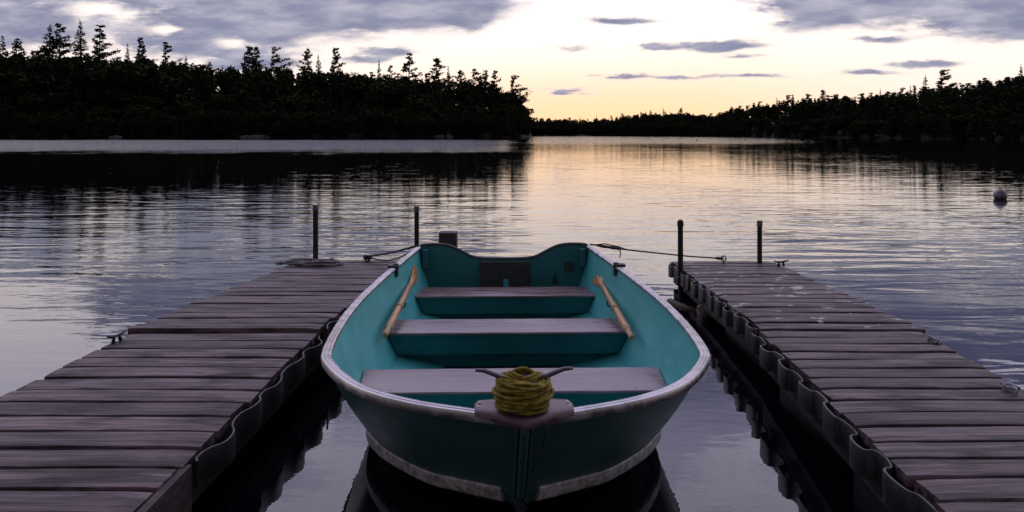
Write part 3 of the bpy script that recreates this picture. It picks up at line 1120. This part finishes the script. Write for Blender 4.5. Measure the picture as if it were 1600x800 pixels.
# bow plate
edge = []
PW = .134
for x_ in np.linspace(-PW, PW, 33):
    yo = float(np.interp(abs(x_), [0, .03, .08, .15], [.028, .042, .076, .110]))
    edge.append((x_, yo))
back = [(PW, .150), (.125, .176), (.09, .180), (.045, .178), (0, .177), (-.045, .178), (-.09, .180), (-.125, .176), (-PW, .150)]
top_z = .492
mb = MB()
rows = []
for off_, dz_ in ((0.012, 0.0), (-.002, -.003), (-.011, -.010), (-.013, -.022), (-.006, -.030)):
    rows.append([Vector((x_, yo + off_, top_z + dz_ * (1.15 - .45 * abs(x_) / PW) - abs(x_) * .02)) for (x_, yo) in edge])
nE = len(edge)
vs = [p_ for r_ in rows for p_ in r_] + [Vector((a, b, top_z - .002 - abs(a) * .03)) for a, b in back]
fs = []
for i in range(len(rows) - 1):
    for k in range(nE - 1):
        fs.append((i * nE + k, (i + 1) * nE + k, (i + 1) * nE + k + 1, i * nE + k + 1))
fs.append(tuple(range(nE)) + tuple(range(len(rows) * nE, len(rows) * nE + len(back))))
mb.add(vs, fs)
bp = mb.build('bow_plate', M['bowplate'], boat, smooth_=50)
for (a, b) in ((-.121, .150), (-.124, .119), (.121, .150), (.124, .119)):
    mb = MB()
    mb.lathe([(.0030, -.003), (.0030, .0010), (.0016, .002)], (a, b, top_z - abs(a) * .022), 10)
    mb.build('rivet', M['rivet'], bp, smooth_=True)

# cleat on the bow plate
CY = .098
mb = MB()
for s_ in (-1, 1):
    mb.tube([Vector((s_ * a, CY + (0.0 if s_ < 0 else .01), top_z + z_)) for a, z_ in ((0, .078), (.035, .078), (.062, .083), (.085, .093), (.108, .101), (.132, .103))],
            [.012, .012, .010, .009, .008, .006], n=10, flat=.75)
    mb.tube([Vector((s_ * .028, CY, top_z + .078)), Vector((s_ * .034, CY, top_z + .04)), Vector((s_ * .045, CY, top_z - .002))], [.010, .010, .015], n=10)
mb.build('cleat', M['cleat'], boat, smooth_=True)

# ------------------------------------------------------------------ things in and on the boat
mw = Matrix.Translation(BOW) @ Matrix.Rotation(YAW, 4, 'Z')


def bw(x, y, z):
    return mw @ Vector((x, y, z))


# yellow rope wound round the bow cleat
rg = random.Random(3)
pts = []
for layer, (r0, zlo, zhi, tn) in enumerate(((.050, .008, .098, 9), (.060, .100, .006, 10), (.068, .008, .100, 10), (.073, .094, .012, 8), (.077, .020, .085, 5))):
    n = int(tn * 44)
    ph1, ph2 = rg.uniform(0, 6), rg.uniform(0, 6)
    for i in range(n):
        t = i / n
        a = 2 * math.pi * tn * t + layer * .7
        z_ = zlo + (zhi - zlo) * t + (.008 + .005 * math.sin(a * .13 + ph2)) * math.sin(a + ph1) + .003 * math.sin(2.3 * a + ph2) + .006 * math.sin(a * .21 + ph1)
        z_ = max(z_, .004)
        bulge = 1.0 - .11 * ((z_ - .055) / .05) ** 2
        r_ = r0 * bulge + .0028 * math.sin(a * 1.7 + ph2) + .003 * math.sin(a * .31 + ph1)
        pts.append((r_ * math.cos(a) * 1.04, r_ * math.sin(a), z_))
# last turns cross over the top between the horns
last = pts[-1]
for i in range(120):
    t = i / 119
    a = 2 * math.pi * 2.6 * t
    w = .055 * (1 - .35 * t)
    pts.append((w * math.cos(a + 1.0), .040 * math.sin(a + 1.0) * (1 if t < .5 else .8), .100 + .020 * t + .006 * math.sin(3 * a)))
arr = np.array(pts)
k_ = np.ones(5) / 5
sm = np.stack([np.convolve(np.pad(arr[:, j], 2, mode='edge'), k_, 'valid') for j in range(3)], 1)
mb = MB()
mb.tube([bw(q[0] * .95 - .004, q[1] * .95 + CY - .004, q[2] * .80 + top_z + .002) for q in sm], .0049, n=9, lobes=3, twist=230.0)
rope_o = mb.build('bow_rope', M['yellow_rope'], smooth_=True, off=bw(.004, CY, top_z))
rope_o.location = bw(.004, CY, top_z)
tag(rope_o, 'yellow green rope wound in a thick barrel round the bow cleat', 'rope')


def oar(label, p0, p1, roll):
    """p0 grip end, p1 blade tip (world)"""
    d = p1 - p0
    L = d.length
    t = empty('oar', p0)
    tag(t, label, 'oar', 'wooden oars lying in the boat')
    q = d.to_track_quat('Y', 'Z')
    t.rotation_mode = 'QUATERNION'
    from mathutils import Quaternion
    t.rotation_quaternion = q @ Quaternion((0, 1, 0), roll)
    BL = .46
    mb = MB()
    mb.tube([(0, y_, 0) for y_ in np.linspace(.17, L - BL * .55, 12)], [.019 - .004 * k / 11 for k in range(12)], n=14)
    mb.build('shaft', M['oar'], t, smooth_=40)
    mb = MB()
    mb.tube([(0, y_, 0) for y_ in (0, .004, .02, .06, .12, .135, .15, .17, .171)], [.012, .0145, .0155, .0145, .0155, .021, .022, .0195, .0185], n=14)
    mb.build('grip', M['oar_worn'], t, smooth_=40)
    mb = MB()
    n = 14
    vs, fs = [], []
    for i in range(n + 1):
        s_ = i / n
        y_ = L - BL + BL * s_
        w = float(np.interp(s_, [0, .18, .5, .85, .96, 1], [.015, .030, .058, .068, .064, .052]))
        th = float(np.interp(s_, [0, .3, 1], [.013, .008, .004]))
        for k in range(10):
            a = 2 * math.pi * k / 10
            vs.append((w * math.cos(a), y_, th * math.sin(a)))
    for i in range(n):
        for k in range(10):
            k2 = (k + 1) % 10
            fs.append((i * 10 + k, i * 10 + k2, (i + 1) * 10 + k2, (i + 1) * 10 + k))
    fs += [tuple(reversed(range(10))), tuple(n * 10 + k for k in range(10))]
    mb.add(vs, fs)
    mb.build('blade', M['oar'], t, smooth_=40)
    mb = MB()
    mb.lathe([(.0205, 0), (.0225, .002), (.0225, .030), (.0205, .032)], (0, 0, 0), 14)
    mb.v = [(x_, z_ + .50, y_) for (x_, y_, z_) in mb.v]
    mb.build('collar', M['oar_worn'], t, smooth_=40)


oar('varnished wooden oar along the left side of the boat', px(601, 524, 3.76), px(654, 419, 5.27), R(80))
oar('varnished wooden oar along the right side of the boat with its blade showing', px(988, 528, 3.76), px(926, 419, 5.27), R(-62))


# ------------------------------------------------------------------ docks
def dock(label, xl, xr, y0, y1, z0, z1, pitch, mat, seed, inner, bump_pitch, bump_amp, bump_rng, fascia=True):
    """one dock section; xl/xr, z given at the near (0) and far (1) end; inner = +1 when the boat is on its right"""
    rg = random.Random(seed)
    base = Vector(((xl[0] + xr[0]) / 2, (y0 + y1) / 2, 0))
    t = empty('dock_section', base)
    tag(t, label, 'dock', 'plank dock sections')
    lerp = lambda P, s_: P[0] + (P[1] - P[0]) * s_
    mb = MB()
    n = max(1, round((y1 - y0) / pitch))
    step = (y1 - y0) / n
    TH = .036
    for i in range(n):
        g = rg.uniform(.008, .015)
        ya, yb = y0 + step * i + g, y0 + step * (i + 1) - g * .4
        za, zb = lerp((z0, z1), (ya - y0) / (y1 - y0)), lerp((z0, z1), (yb - y0) / (y1 - y0))
        dz_ = rg.uniform(-.0025, .0025)
        tl_ = rg.uniform(-.004, .004)
        la, lb = lerp(xl, (ya - y0) / (y1 - y0)) + rg.uniform(-.012, .012), lerp(xl, (yb - y0) / (y1 - y0)) + rg.uniform(-.004, .004)
        ra, rb = lerp(xr, (ya - y0) / (y1 - y0)) + rg.uniform(-.010, .010), lerp(xr, (yb - y0) / (y1 - y0)) + rg.uniform(-.004, .004)
        lb, rb = la + (lb - la) * .4, ra + (rb - ra) * .4
        rnd = rg.random()
        nx = 12
        vs, fs = [], []
        cup = rg.uniform(-.0018, .0018)
        ph = rg.uniform(0, 6)
        for k in range(nx + 1):
            s_ = k / nx
            if k == 0: s_ = 0.0
            w = rg.uniform(-.0012, .0012)
            ring = ((ya, -TH), (ya, -.006), (ya + .0025, -.0015), (ya + .008, 0), ((ya + yb) / 2, cup), (yb - .008, 0), (yb - .0025, -.0015), (yb, -.006), (yb, -TH))
            for (y_, z_) in ring:
                q = (y_ - ya) / (yb - ya)
                xx = (la + (lb - la) * q) * (1 - s_) + (ra + (rb - ra) * q) * s_
                end = -.003 if (k in (0, nx) and z_ > -.01) else 0
                vs.append((xx, y_ + w * .8, za + (zb - za) * q + z_ + dz_ + tl_ * (s_ - .5) + .0015 * math.sin(ph + s_ * 5) + end))
        m_ = 9
        for k in range(nx):
            for q in range(m_):
                q2 = (q + 1) % m_
                fs.append((k * m_ + q, (k + 1) * m_ + q, (k + 1) * m_ + q2, k * m_ + q2))
        fs += [tuple(reversed(range(m_))), tuple(nx * m_ + q for q in range(m_))]
        mb.add(vs, fs, rnd)
    mb.build('deck', mat, t, smooth_=40, off=base)
    # stringers and end boards
    mb = MB()
    def beam(pa, pb, w, h_):
        d = (pb - pa).normalized()
        sd = Vector((-d.y, d.x, 0)).normalized() * w / 2
        vs = []
        for p_ in (pa, pb):
            vs += [p_ - sd, p_ + sd, p_ + sd - Vector((0, 0, h_)), p_ - sd - Vector((0, 0, h_))]
        mb.add(vs, [(0, 1, 2, 3), (7, 6, 5, 4), (0, 4, 5, 1), (1, 5, 6, 2), (2, 6, 7, 3), (3, 7, 4, 0)])
    dz_ = TH + .004
    for f_ in (.035, .5, .965):
        xa, xb = xl[0] + (xr[0] - xl[0]) * f_, xl[1] + (xr[1] - xl[1]) * f_
        beam(Vector((xa, y0 + .015, z0 - dz_)), Vector((xb, y1 - .015, z1 - dz_)), .04, .13)
    for (yy, xa, xb, zz) in ((y0 + .03, xl[0], xr[0], z0), (y1 - .03, xl[1], xr[1], z1)):
        beam(Vector((xa + .055, yy, zz - dz_ - .002)), Vector((xb - .055, yy, zz - dz_ - .002)), .04, .12)
    mb.build('frame', M['frame'], t, off=base)
    # added black blocks under the deck: no light gap, black reflection
    mb = MB()
    nf = max(1, round((y1 - y0) / 1.1))
    for k in range(nf):
        a, b = (k + .12) / nf, (k + .88) / nf
        xa = lerp(xl, (a + b) / 2) + .09
        xb = lerp(xr, (a + b) / 2) - .09
        mb.box((xa, y0 + (y1 - y0) * a, -.12), (xb, y0 + (y1 - y0) * b, lerp((z0, z1), (a + b) / 2) - TH - .05), .02)
    mb.build('float', M['float'], t, off=base)  # added to block light under the deck
    # wavy bumper strip along the side that faces the boat
    if bump_pitch:
        X_ = xr if inner > 0 else xl
        a, b = bump_rng
        n = int((b - a) / .005)
        ctr = []
        for i in range(n + 1):
            s_ = a + (b - a) * i / n
            k = s_ / bump_pitch * 2 * math.pi
            f_ = (s_ - y0) / (y1 - y0)
            am = bump_amp * (1 + .28 * math.sin(k * .23 + seed))
            off_ = .012 + am * (1 + math.sin(k + .30 * math.sin(k * .37)))
            ctr.append(Vector((lerp(X_, f_) + inner * off_, s_ - .055 * bump_pitch * math.sin(2 * k) * (1.25 if inner < 0 else .6), lerp((z0, z1), f_) - .012 + .006 * math.sin(k * .5 + seed))))
        mb = MB()
        vs, fs = [], []
        th, hh = .0040, .086
        for i, p_ in enumerate(ctr):
            d = (ctr[min(i + 1, n)] - ctr[max(i - 1, 0)])
            d.z = 0
            sd = Vector((-d.y, d.x, 0)).normalized() * th
            vs += [p_ - sd, p_ - sd * .5 + Vector((0, 0, .002)), p_ + sd * .5 + Vector((0, 0, .002)), p_ + sd, p_ + sd - Vector((0, 0, hh)), p_ - sd - Vector((0, 0, hh))]
        for i in range(n):
            for q in range(6):
                q2 = (q + 1) % 6
                fs.append((i * 6 + q, i * 6 + q2, (i + 1) * 6 + q2, (i + 1) * 6 + q))
        fs += [tuple(range(6)), tuple(n * 6 + q for q in reversed(range(6)))]
        mb.add(vs, fs)
        mb.build('bumper_strip', M['rubber'], t, smooth_=50, off=base)
    return t, base


ln, lnb = dock('near section of the left plank dock, running out of the photo at lower left', (-1.98, -1.877), (-1.01, -.957), 1.03, 3.785, .240, .250, .138, M['deck_left'], 1, 1, .275, .0150, (2.32, 3.77))
lf, lfb = dock('far section of the left plank dock, ending at two dark posts', (-1.90, -1.735), (-.960, -.875), 3.80, 6.28, .264, .195, .134, M['deck_left'], 2, 1, .25, .0135, (3.84, 6.2))
rn_, rnb = dock('near section of the right plank dock, running out of the photo at lower right', (.98, 1.219), (1.643, 2.015), .87, 3.78, .340, .260, .130, M['deck_right'], 3, -1, .285, .0170, (1.87, 3.77))
rf, rfb = dock('far section of the right plank dock with pale droppings on its boards', (1.240, 1.294), (2.05, 2.10), 3.795, 6.21, .267, .20, .136, M['deck_spots'], 4, -1, .215, .0145, (3.83, 6.2))
# plain strap left of the bumper at the near end of the docks
for (t, b, xx, y0, y1, z_) in ((ln, lnb, -1.0, 1.03, 2.31, .235), (rn_, rnb, 1.018, .88, 1.85, .312)):
    mb = MB()
    s_ = 1 if xx < 0 else -1
    dxr = 0.0 if xx < 0 else .11
    vs = []
    for (y_, sh) in ((y0, 0), (y1, 1)):
        q = xx + s_ * .012 + (dxr * (sh - .55) * .55 if dxr else 0)
        vs += [(q, y_, z_), (q + s_ * .025, y_, z_), (q + s_ * .025, y_, z_ - .15), (q, y_, z_ - .15)]
    mb.add(vs, [(0, 1, 2, 3), (7, 6, 5, 4), (0, 4, 5, 1), (1, 5, 6, 2), (2, 6, 7, 3), (3, 7, 4, 0)])
    mb.build('side_board', M['frame'], t, off=b)


def add_cleat(parent, base, loc, ang, mat, s_=1.0):
    mb = MB()
    c_, sn = math.cos(ang), math.sin(ang)
    P = lambda a, z_: Vector((loc[0] + a * c_ * s_, loc[1] + a * sn * s_, loc[2] + z_ * s_))
    mb.tube([P(-.085, .052), P(-.05, .042), P(0, .038), P(.05, .042), P(.085, .052)], [.006 * s_, .009 * s_, .010 * s_, .009 * s_, .006 * s_], n=8)
    for a in (-.022, .022):
        mb.tube([P(a, .038), P(a * 1.5, 0.0)], [.009 * s_, .013 * s_], n=8)
    mb.build('cleat', mat, parent, smooth_=True, off=base)


add_cleat(ln, lnb, (-1.868, 3.63, .249), R(75), M['iron'], .7)
add_cleat(lf, lfb, (-1.17, 6.22, .20), R(75), M['iron'], .75)
add_cleat(rf, rfb, (2.085, 5.95, .206), R(20), M['iron'], .8)
# eye bolt on the right dock
ring = Vector((1.675, 6.08, .242))
mb = MB()
mb.tube([ring + Vector((math.cos(a) * .020, 0, math.sin(a) * .020)) for a in np.linspace(0, 2 * math.pi, 25)], .005, n=8, cap=False)
mb.tube([ring + Vector((0, 0, -.020)), ring + Vector((0, 0, -.045))], .006, n=8)
mb.build('eye_bolt', M['iron'], rf, smooth_=True, off=rfb)


# posts
def post(label, x, y, ztop, r, capkind, lean=0.0):
    t = empty('dock_post', (x, y, -.9))
    tag(t, label, 'post', 'dark pipe posts at the dock ends')
    mb = MB()
    mb.tube([(0, 0, 0), (lean * .5, 0, (ztop + .9) * .5), (lean, 0, ztop + .9 - .03)], r, n=18)
    mb.build('pipe', M['pipe'], t, smooth_=40)
    mb = MB()
    if capkind == 'round':
        pr = [(r * 1.15, -.04), (r * 1.2, -.02)] + [(r * 1.2 * math.cos(a), r * 1.2 * math.sin(a) - .012) for a in np.linspace(0, 1.5, 7)]
        mb.lathe(pr, (lean, 0, ztop + .9 - .01), 18)
        mb.build('cap', M['pipe'], t, smooth_=40)
    else:
        mb.lathe([(r * 1.14, -.045), (r * 1.16, -.043), (r * 1.16, -.004), (r * 1.05, 0)], (lean, 0, ztop + .9), 18)
        mb.build('cap', M['cap'], t, smooth_=40)
    mb = MB()
    mb.lathe([(r * 1.02, 0), (r * 1.45, .004), (r * 1.45, .06), (r * 1.02, .064)], (lean * .5, 0, .9 + .10), 18)
    mb.build('sleeve', M['iron'], t, smooth_=40)


post('dark pipe post on the left dock with a rope heap at its foot', -1.56, 6.10, .665, .021, 'flat')
post('dark pipe post at the far corner of the left dock beside the boat stern', -.762, 6.14, .652, .019, 'flat')
post('round topped dark post in the water at the right dock inner edge', 1.258, 5.72, .590, .020, 'round', -.004)
post('flat capped dark post on the right dock, right of the eye bolt', 1.967, 6.10, .540, .019, 'flat')

# thin line hanging down the bow
mb = MB()
a_, b_ = bw(.055, .038, .462), bw(.004, Cc[-1][0] - .055, .112)
mb.tube([a_.lerp(b_, t) + Vector((.006 * math.sin(t * 7), -.012 * math.sin(t * math.pi), 0)) for t in np.linspace(0, 1, 24)], .0028, n=6, lobes=3, twist=200)
o = mb.build('bow_line', M['dark_rope'], smooth_=True, off=a_)
o.location = a_
tag(o, 'thin dark line hanging down the bow from its plate to the bow eye', 'rope')

# square timber post behind the stern
mb = MB()
mb.box((-.07, -.07, 0), (.07, .07, 1.37), .006)
o = mb.build('timber_post', M['timber'], smooth_=30)
o.location = ((700.5 - 800) * 6.1 / F, 6.1, -.92)
tag(o, 'square dark timber post standing in the water behind the boat stern', 'post')

# ------------------------------------------------------------------ ropes and small things
def sag(a, b, drop, n=24, wob=0.0, seed=0):
    rg = random.Random(seed)
    return [a.lerp(b, i / n) + Vector((rg.uniform(-wob, wob), 0, -drop * 4 * (i / n) * (1 - i / n) + rg.uniform(-wob, wob))) for i in range(n + 1)]


sl = bw(-.60, TY - .03, .455)
cl = Vector((-1.17, 6.22, .232))
t = empty('mooring_rope', cl)
tag(t, 'doubled dark mooring line from the left dock cleat to the boat stern', 'rope')
for k, (dz_, dr, rr) in enumerate(((.006, .012, .0075), (-.004, .050, .0055))):
    mb = MB()
    mb.tube(sag(cl + Vector((k * .03, -.01 * k, dz_)), sl + Vector((0, 0, -.012 * k)), dr, 30, .0025, k), rr, n=8, lobes=3, twist=120)
    mb.build('strand', M['dark_rope'], t, smooth_=True, off=cl)
mb = MB()
for k in range(3):
    mb.tube([cl + Vector((math.cos(a) * .03, math.sin(a) * .02, -.012 + .010 * k + .004 * math.sin(3 * a))) for a in np.linspace(0, 2 * math.pi, 20)], .006, n=6, cap=False)
mb.build('hitch', M['dark_rope'], t, smooth_=True, off=cl)

sr = bw(.60, TY - .03, .458)
t = empty('mooring_rope', sr)
tag(t, 'taut dark mooring line from the boat stern to the eye bolt on the right dock', 'rope')
P = sag(sr, ring, .012, 40)
mb = MB()
mb.tube(P, .0055, n=8, lobes=3, twist=120)
mb.build('line', M['dark_rope'], t, smooth_=True, off=sr)
mb = MB()
mb.tube(P[2:10], [.007, .010, .011, .010, .012, .011, .009, .006], n=10)
mb.tube([P[1], P[4] + Vector((0, 0, .020)), P[8] + Vector((0, 0, .012)), P[10]], .004, n=6)
mb.build('splice', M['iron'], t, smooth_=True, off=sr)
mb = MB()
mb.tube([P[8] + Vector((0, 0, 0)), P[8] + Vector((.006, -.002, -.03)), P[8] + Vector((.002, 0, -.065))], .0042, n=6)
mb.tube([P[8] + Vector((-.010, 0, 0)), P[8] + Vector((.010, 0, 0))], .011, n=8)
mb.build('rope_tail', M['grey_rope'], t, smooth_=True, off=sr)
mb = MB()
mb.tube(P[-4:], [.006, .012, .012, .008], n=8)
mb.build('thimble', M['iron'], t, smooth_=True, off=sr)

# heap of old rope at the foot of the left post
rg = random.Random(21)
mb = MB()
pts = []
for i in range(220):
    a = i * .21
    r_ = .10 + .05 * math.sin(i * .071) + .02 * math.sin(i * .37)
    pts.append(Vector((r_ * 1.35 * math.cos(a) + .05 * math.sin(i * .05), r_ * .55 * math.sin(a), (.012 + .012 * (i / 70) + .006 * math.sin(i * .9)) * .6)))
mb.tube(pts, .009, n=7, lobes=3, twist=110)
pts = [Vector((-.16 - .03 * k + rg.uniform(-.01, .01), .03 * math.sin(k * 1.3), .012)) for k in range(6)]
mb.tube(pts, .012, n=7, lobes=3, twist=110)
o = mb.build('rope_heap', M['grey_rope'], smooth_=True)
o.location = (-1.545, 6.02, .205)
tag(o, 'heap of old grey rope on the left dock around the foot of the post', 'rope')

# pale rope ends on the outer edge of the right dock
for (pp, sd, lab) in (((1.955, 3.52, .268), 5, 'scrap of pale rope on the right dock edge, just nearer than the joint'),
                      ((1.832, 2.79, .288), 6, 'scrap of pale rope on the right dock nearest the right photo edge')):
    rg = random.Random(sd)
    mb = MB()
    for k in range(3):
        a0 = rg.uniform(0, 6)
        mb.tube([Vector((.013 * math.cos(a0 + i * .5) + .001 * i - .015, .018 * math.sin(a0 + i * .43) + .004 * i, .006 + .006 * k + .004 * math.sin(i))) for i in range(14)], .0055, n=6, lobes=3, twist=140)
    o = mb.build('rope_scrap', M['foam_rope'], smooth_=True)
    o.location = pp
    tag(o, lab, 'rope', 'pale rope scraps on the right dock')

# buoy
t = empty('mooring_buoy', ((1563 - 800) * 14.5 / F, 14.5, 0))
tag(t, 'white ball mooring buoy floating on the open water near the right edge', 'buoy')
r_ = .117
mb = MB()
mb.lathe([(r_ * math.cos(a), .068 + r_ * math.sin(a)) for a in np.linspace(-.28, 1.5, 16)] + [(.012, .068 + r_)], n=28)
mb.build('ball', M['buoy'], t, smooth_=50)
mb = MB()
mb.lathe([(.02, .068 - r_)] + [(r_ * 1.0 * math.cos(a), .068 + r_ * math.sin(a)) for a in np.linspace(-1.3, -.28, 8)], n=28)
mb.build('base', M['buoy_dark'], t, smooth_=50)
mb = MB()
mb.tube([Vector((.022 * math.cos(a), 0, .068 + r_ + .012 + .018 * math.sin(a))) for a in np.linspace(-.6, math.pi + .6, 14)], .006, n=8)
mb.build('ring', M['iron'], t, smooth_=True)
# two tiny dark markers far out
for (cx, cy, lab) in ((1089, 220.5, 'tiny dark float far out on the bright water, left one'), (1165, 219.5, 'tiny dark float far out on the bright water, right one')):
    Y = F * H / (cy - HZ)
    mb = MB()
    mb.lathe([(.10, -.1), (.16, 0), (.15, .14), (.06, .20), (.05, .42), (.03, .45)], n=14)
    o = mb.build('marker_float', M['black'], smooth_=40)
    o.location = ((cx - 800) * Y / F, Y, 0)
    tag(o, lab, 'float', 'tiny markers far out on the lake')

# stone and sunken log beside the right post
o = rock_mesh(55, .085, .07, .075).build('stone', M['brown_rock'], smooth_=40)
o.location = ((1106 - 800) * 5.2 / F, 5.2, .015)
tag(o, 'brown wet stone breaking the water under the inner edge of the right dock', 'rock')
mb = MB()
mb.tube([px(1046, 469, 5.66) + Vector((0, 0, 0)), px(1066, 480, 5.45), px(1092, 487, 5.3)], [.02, .03, .022], n=10)
o = mb.build('driftwood', M['timber'], smooth_=True)
o.location.z = -.005
tag(o, 'dark driftwood lying in the water at the foot of the round topped post', 'log')
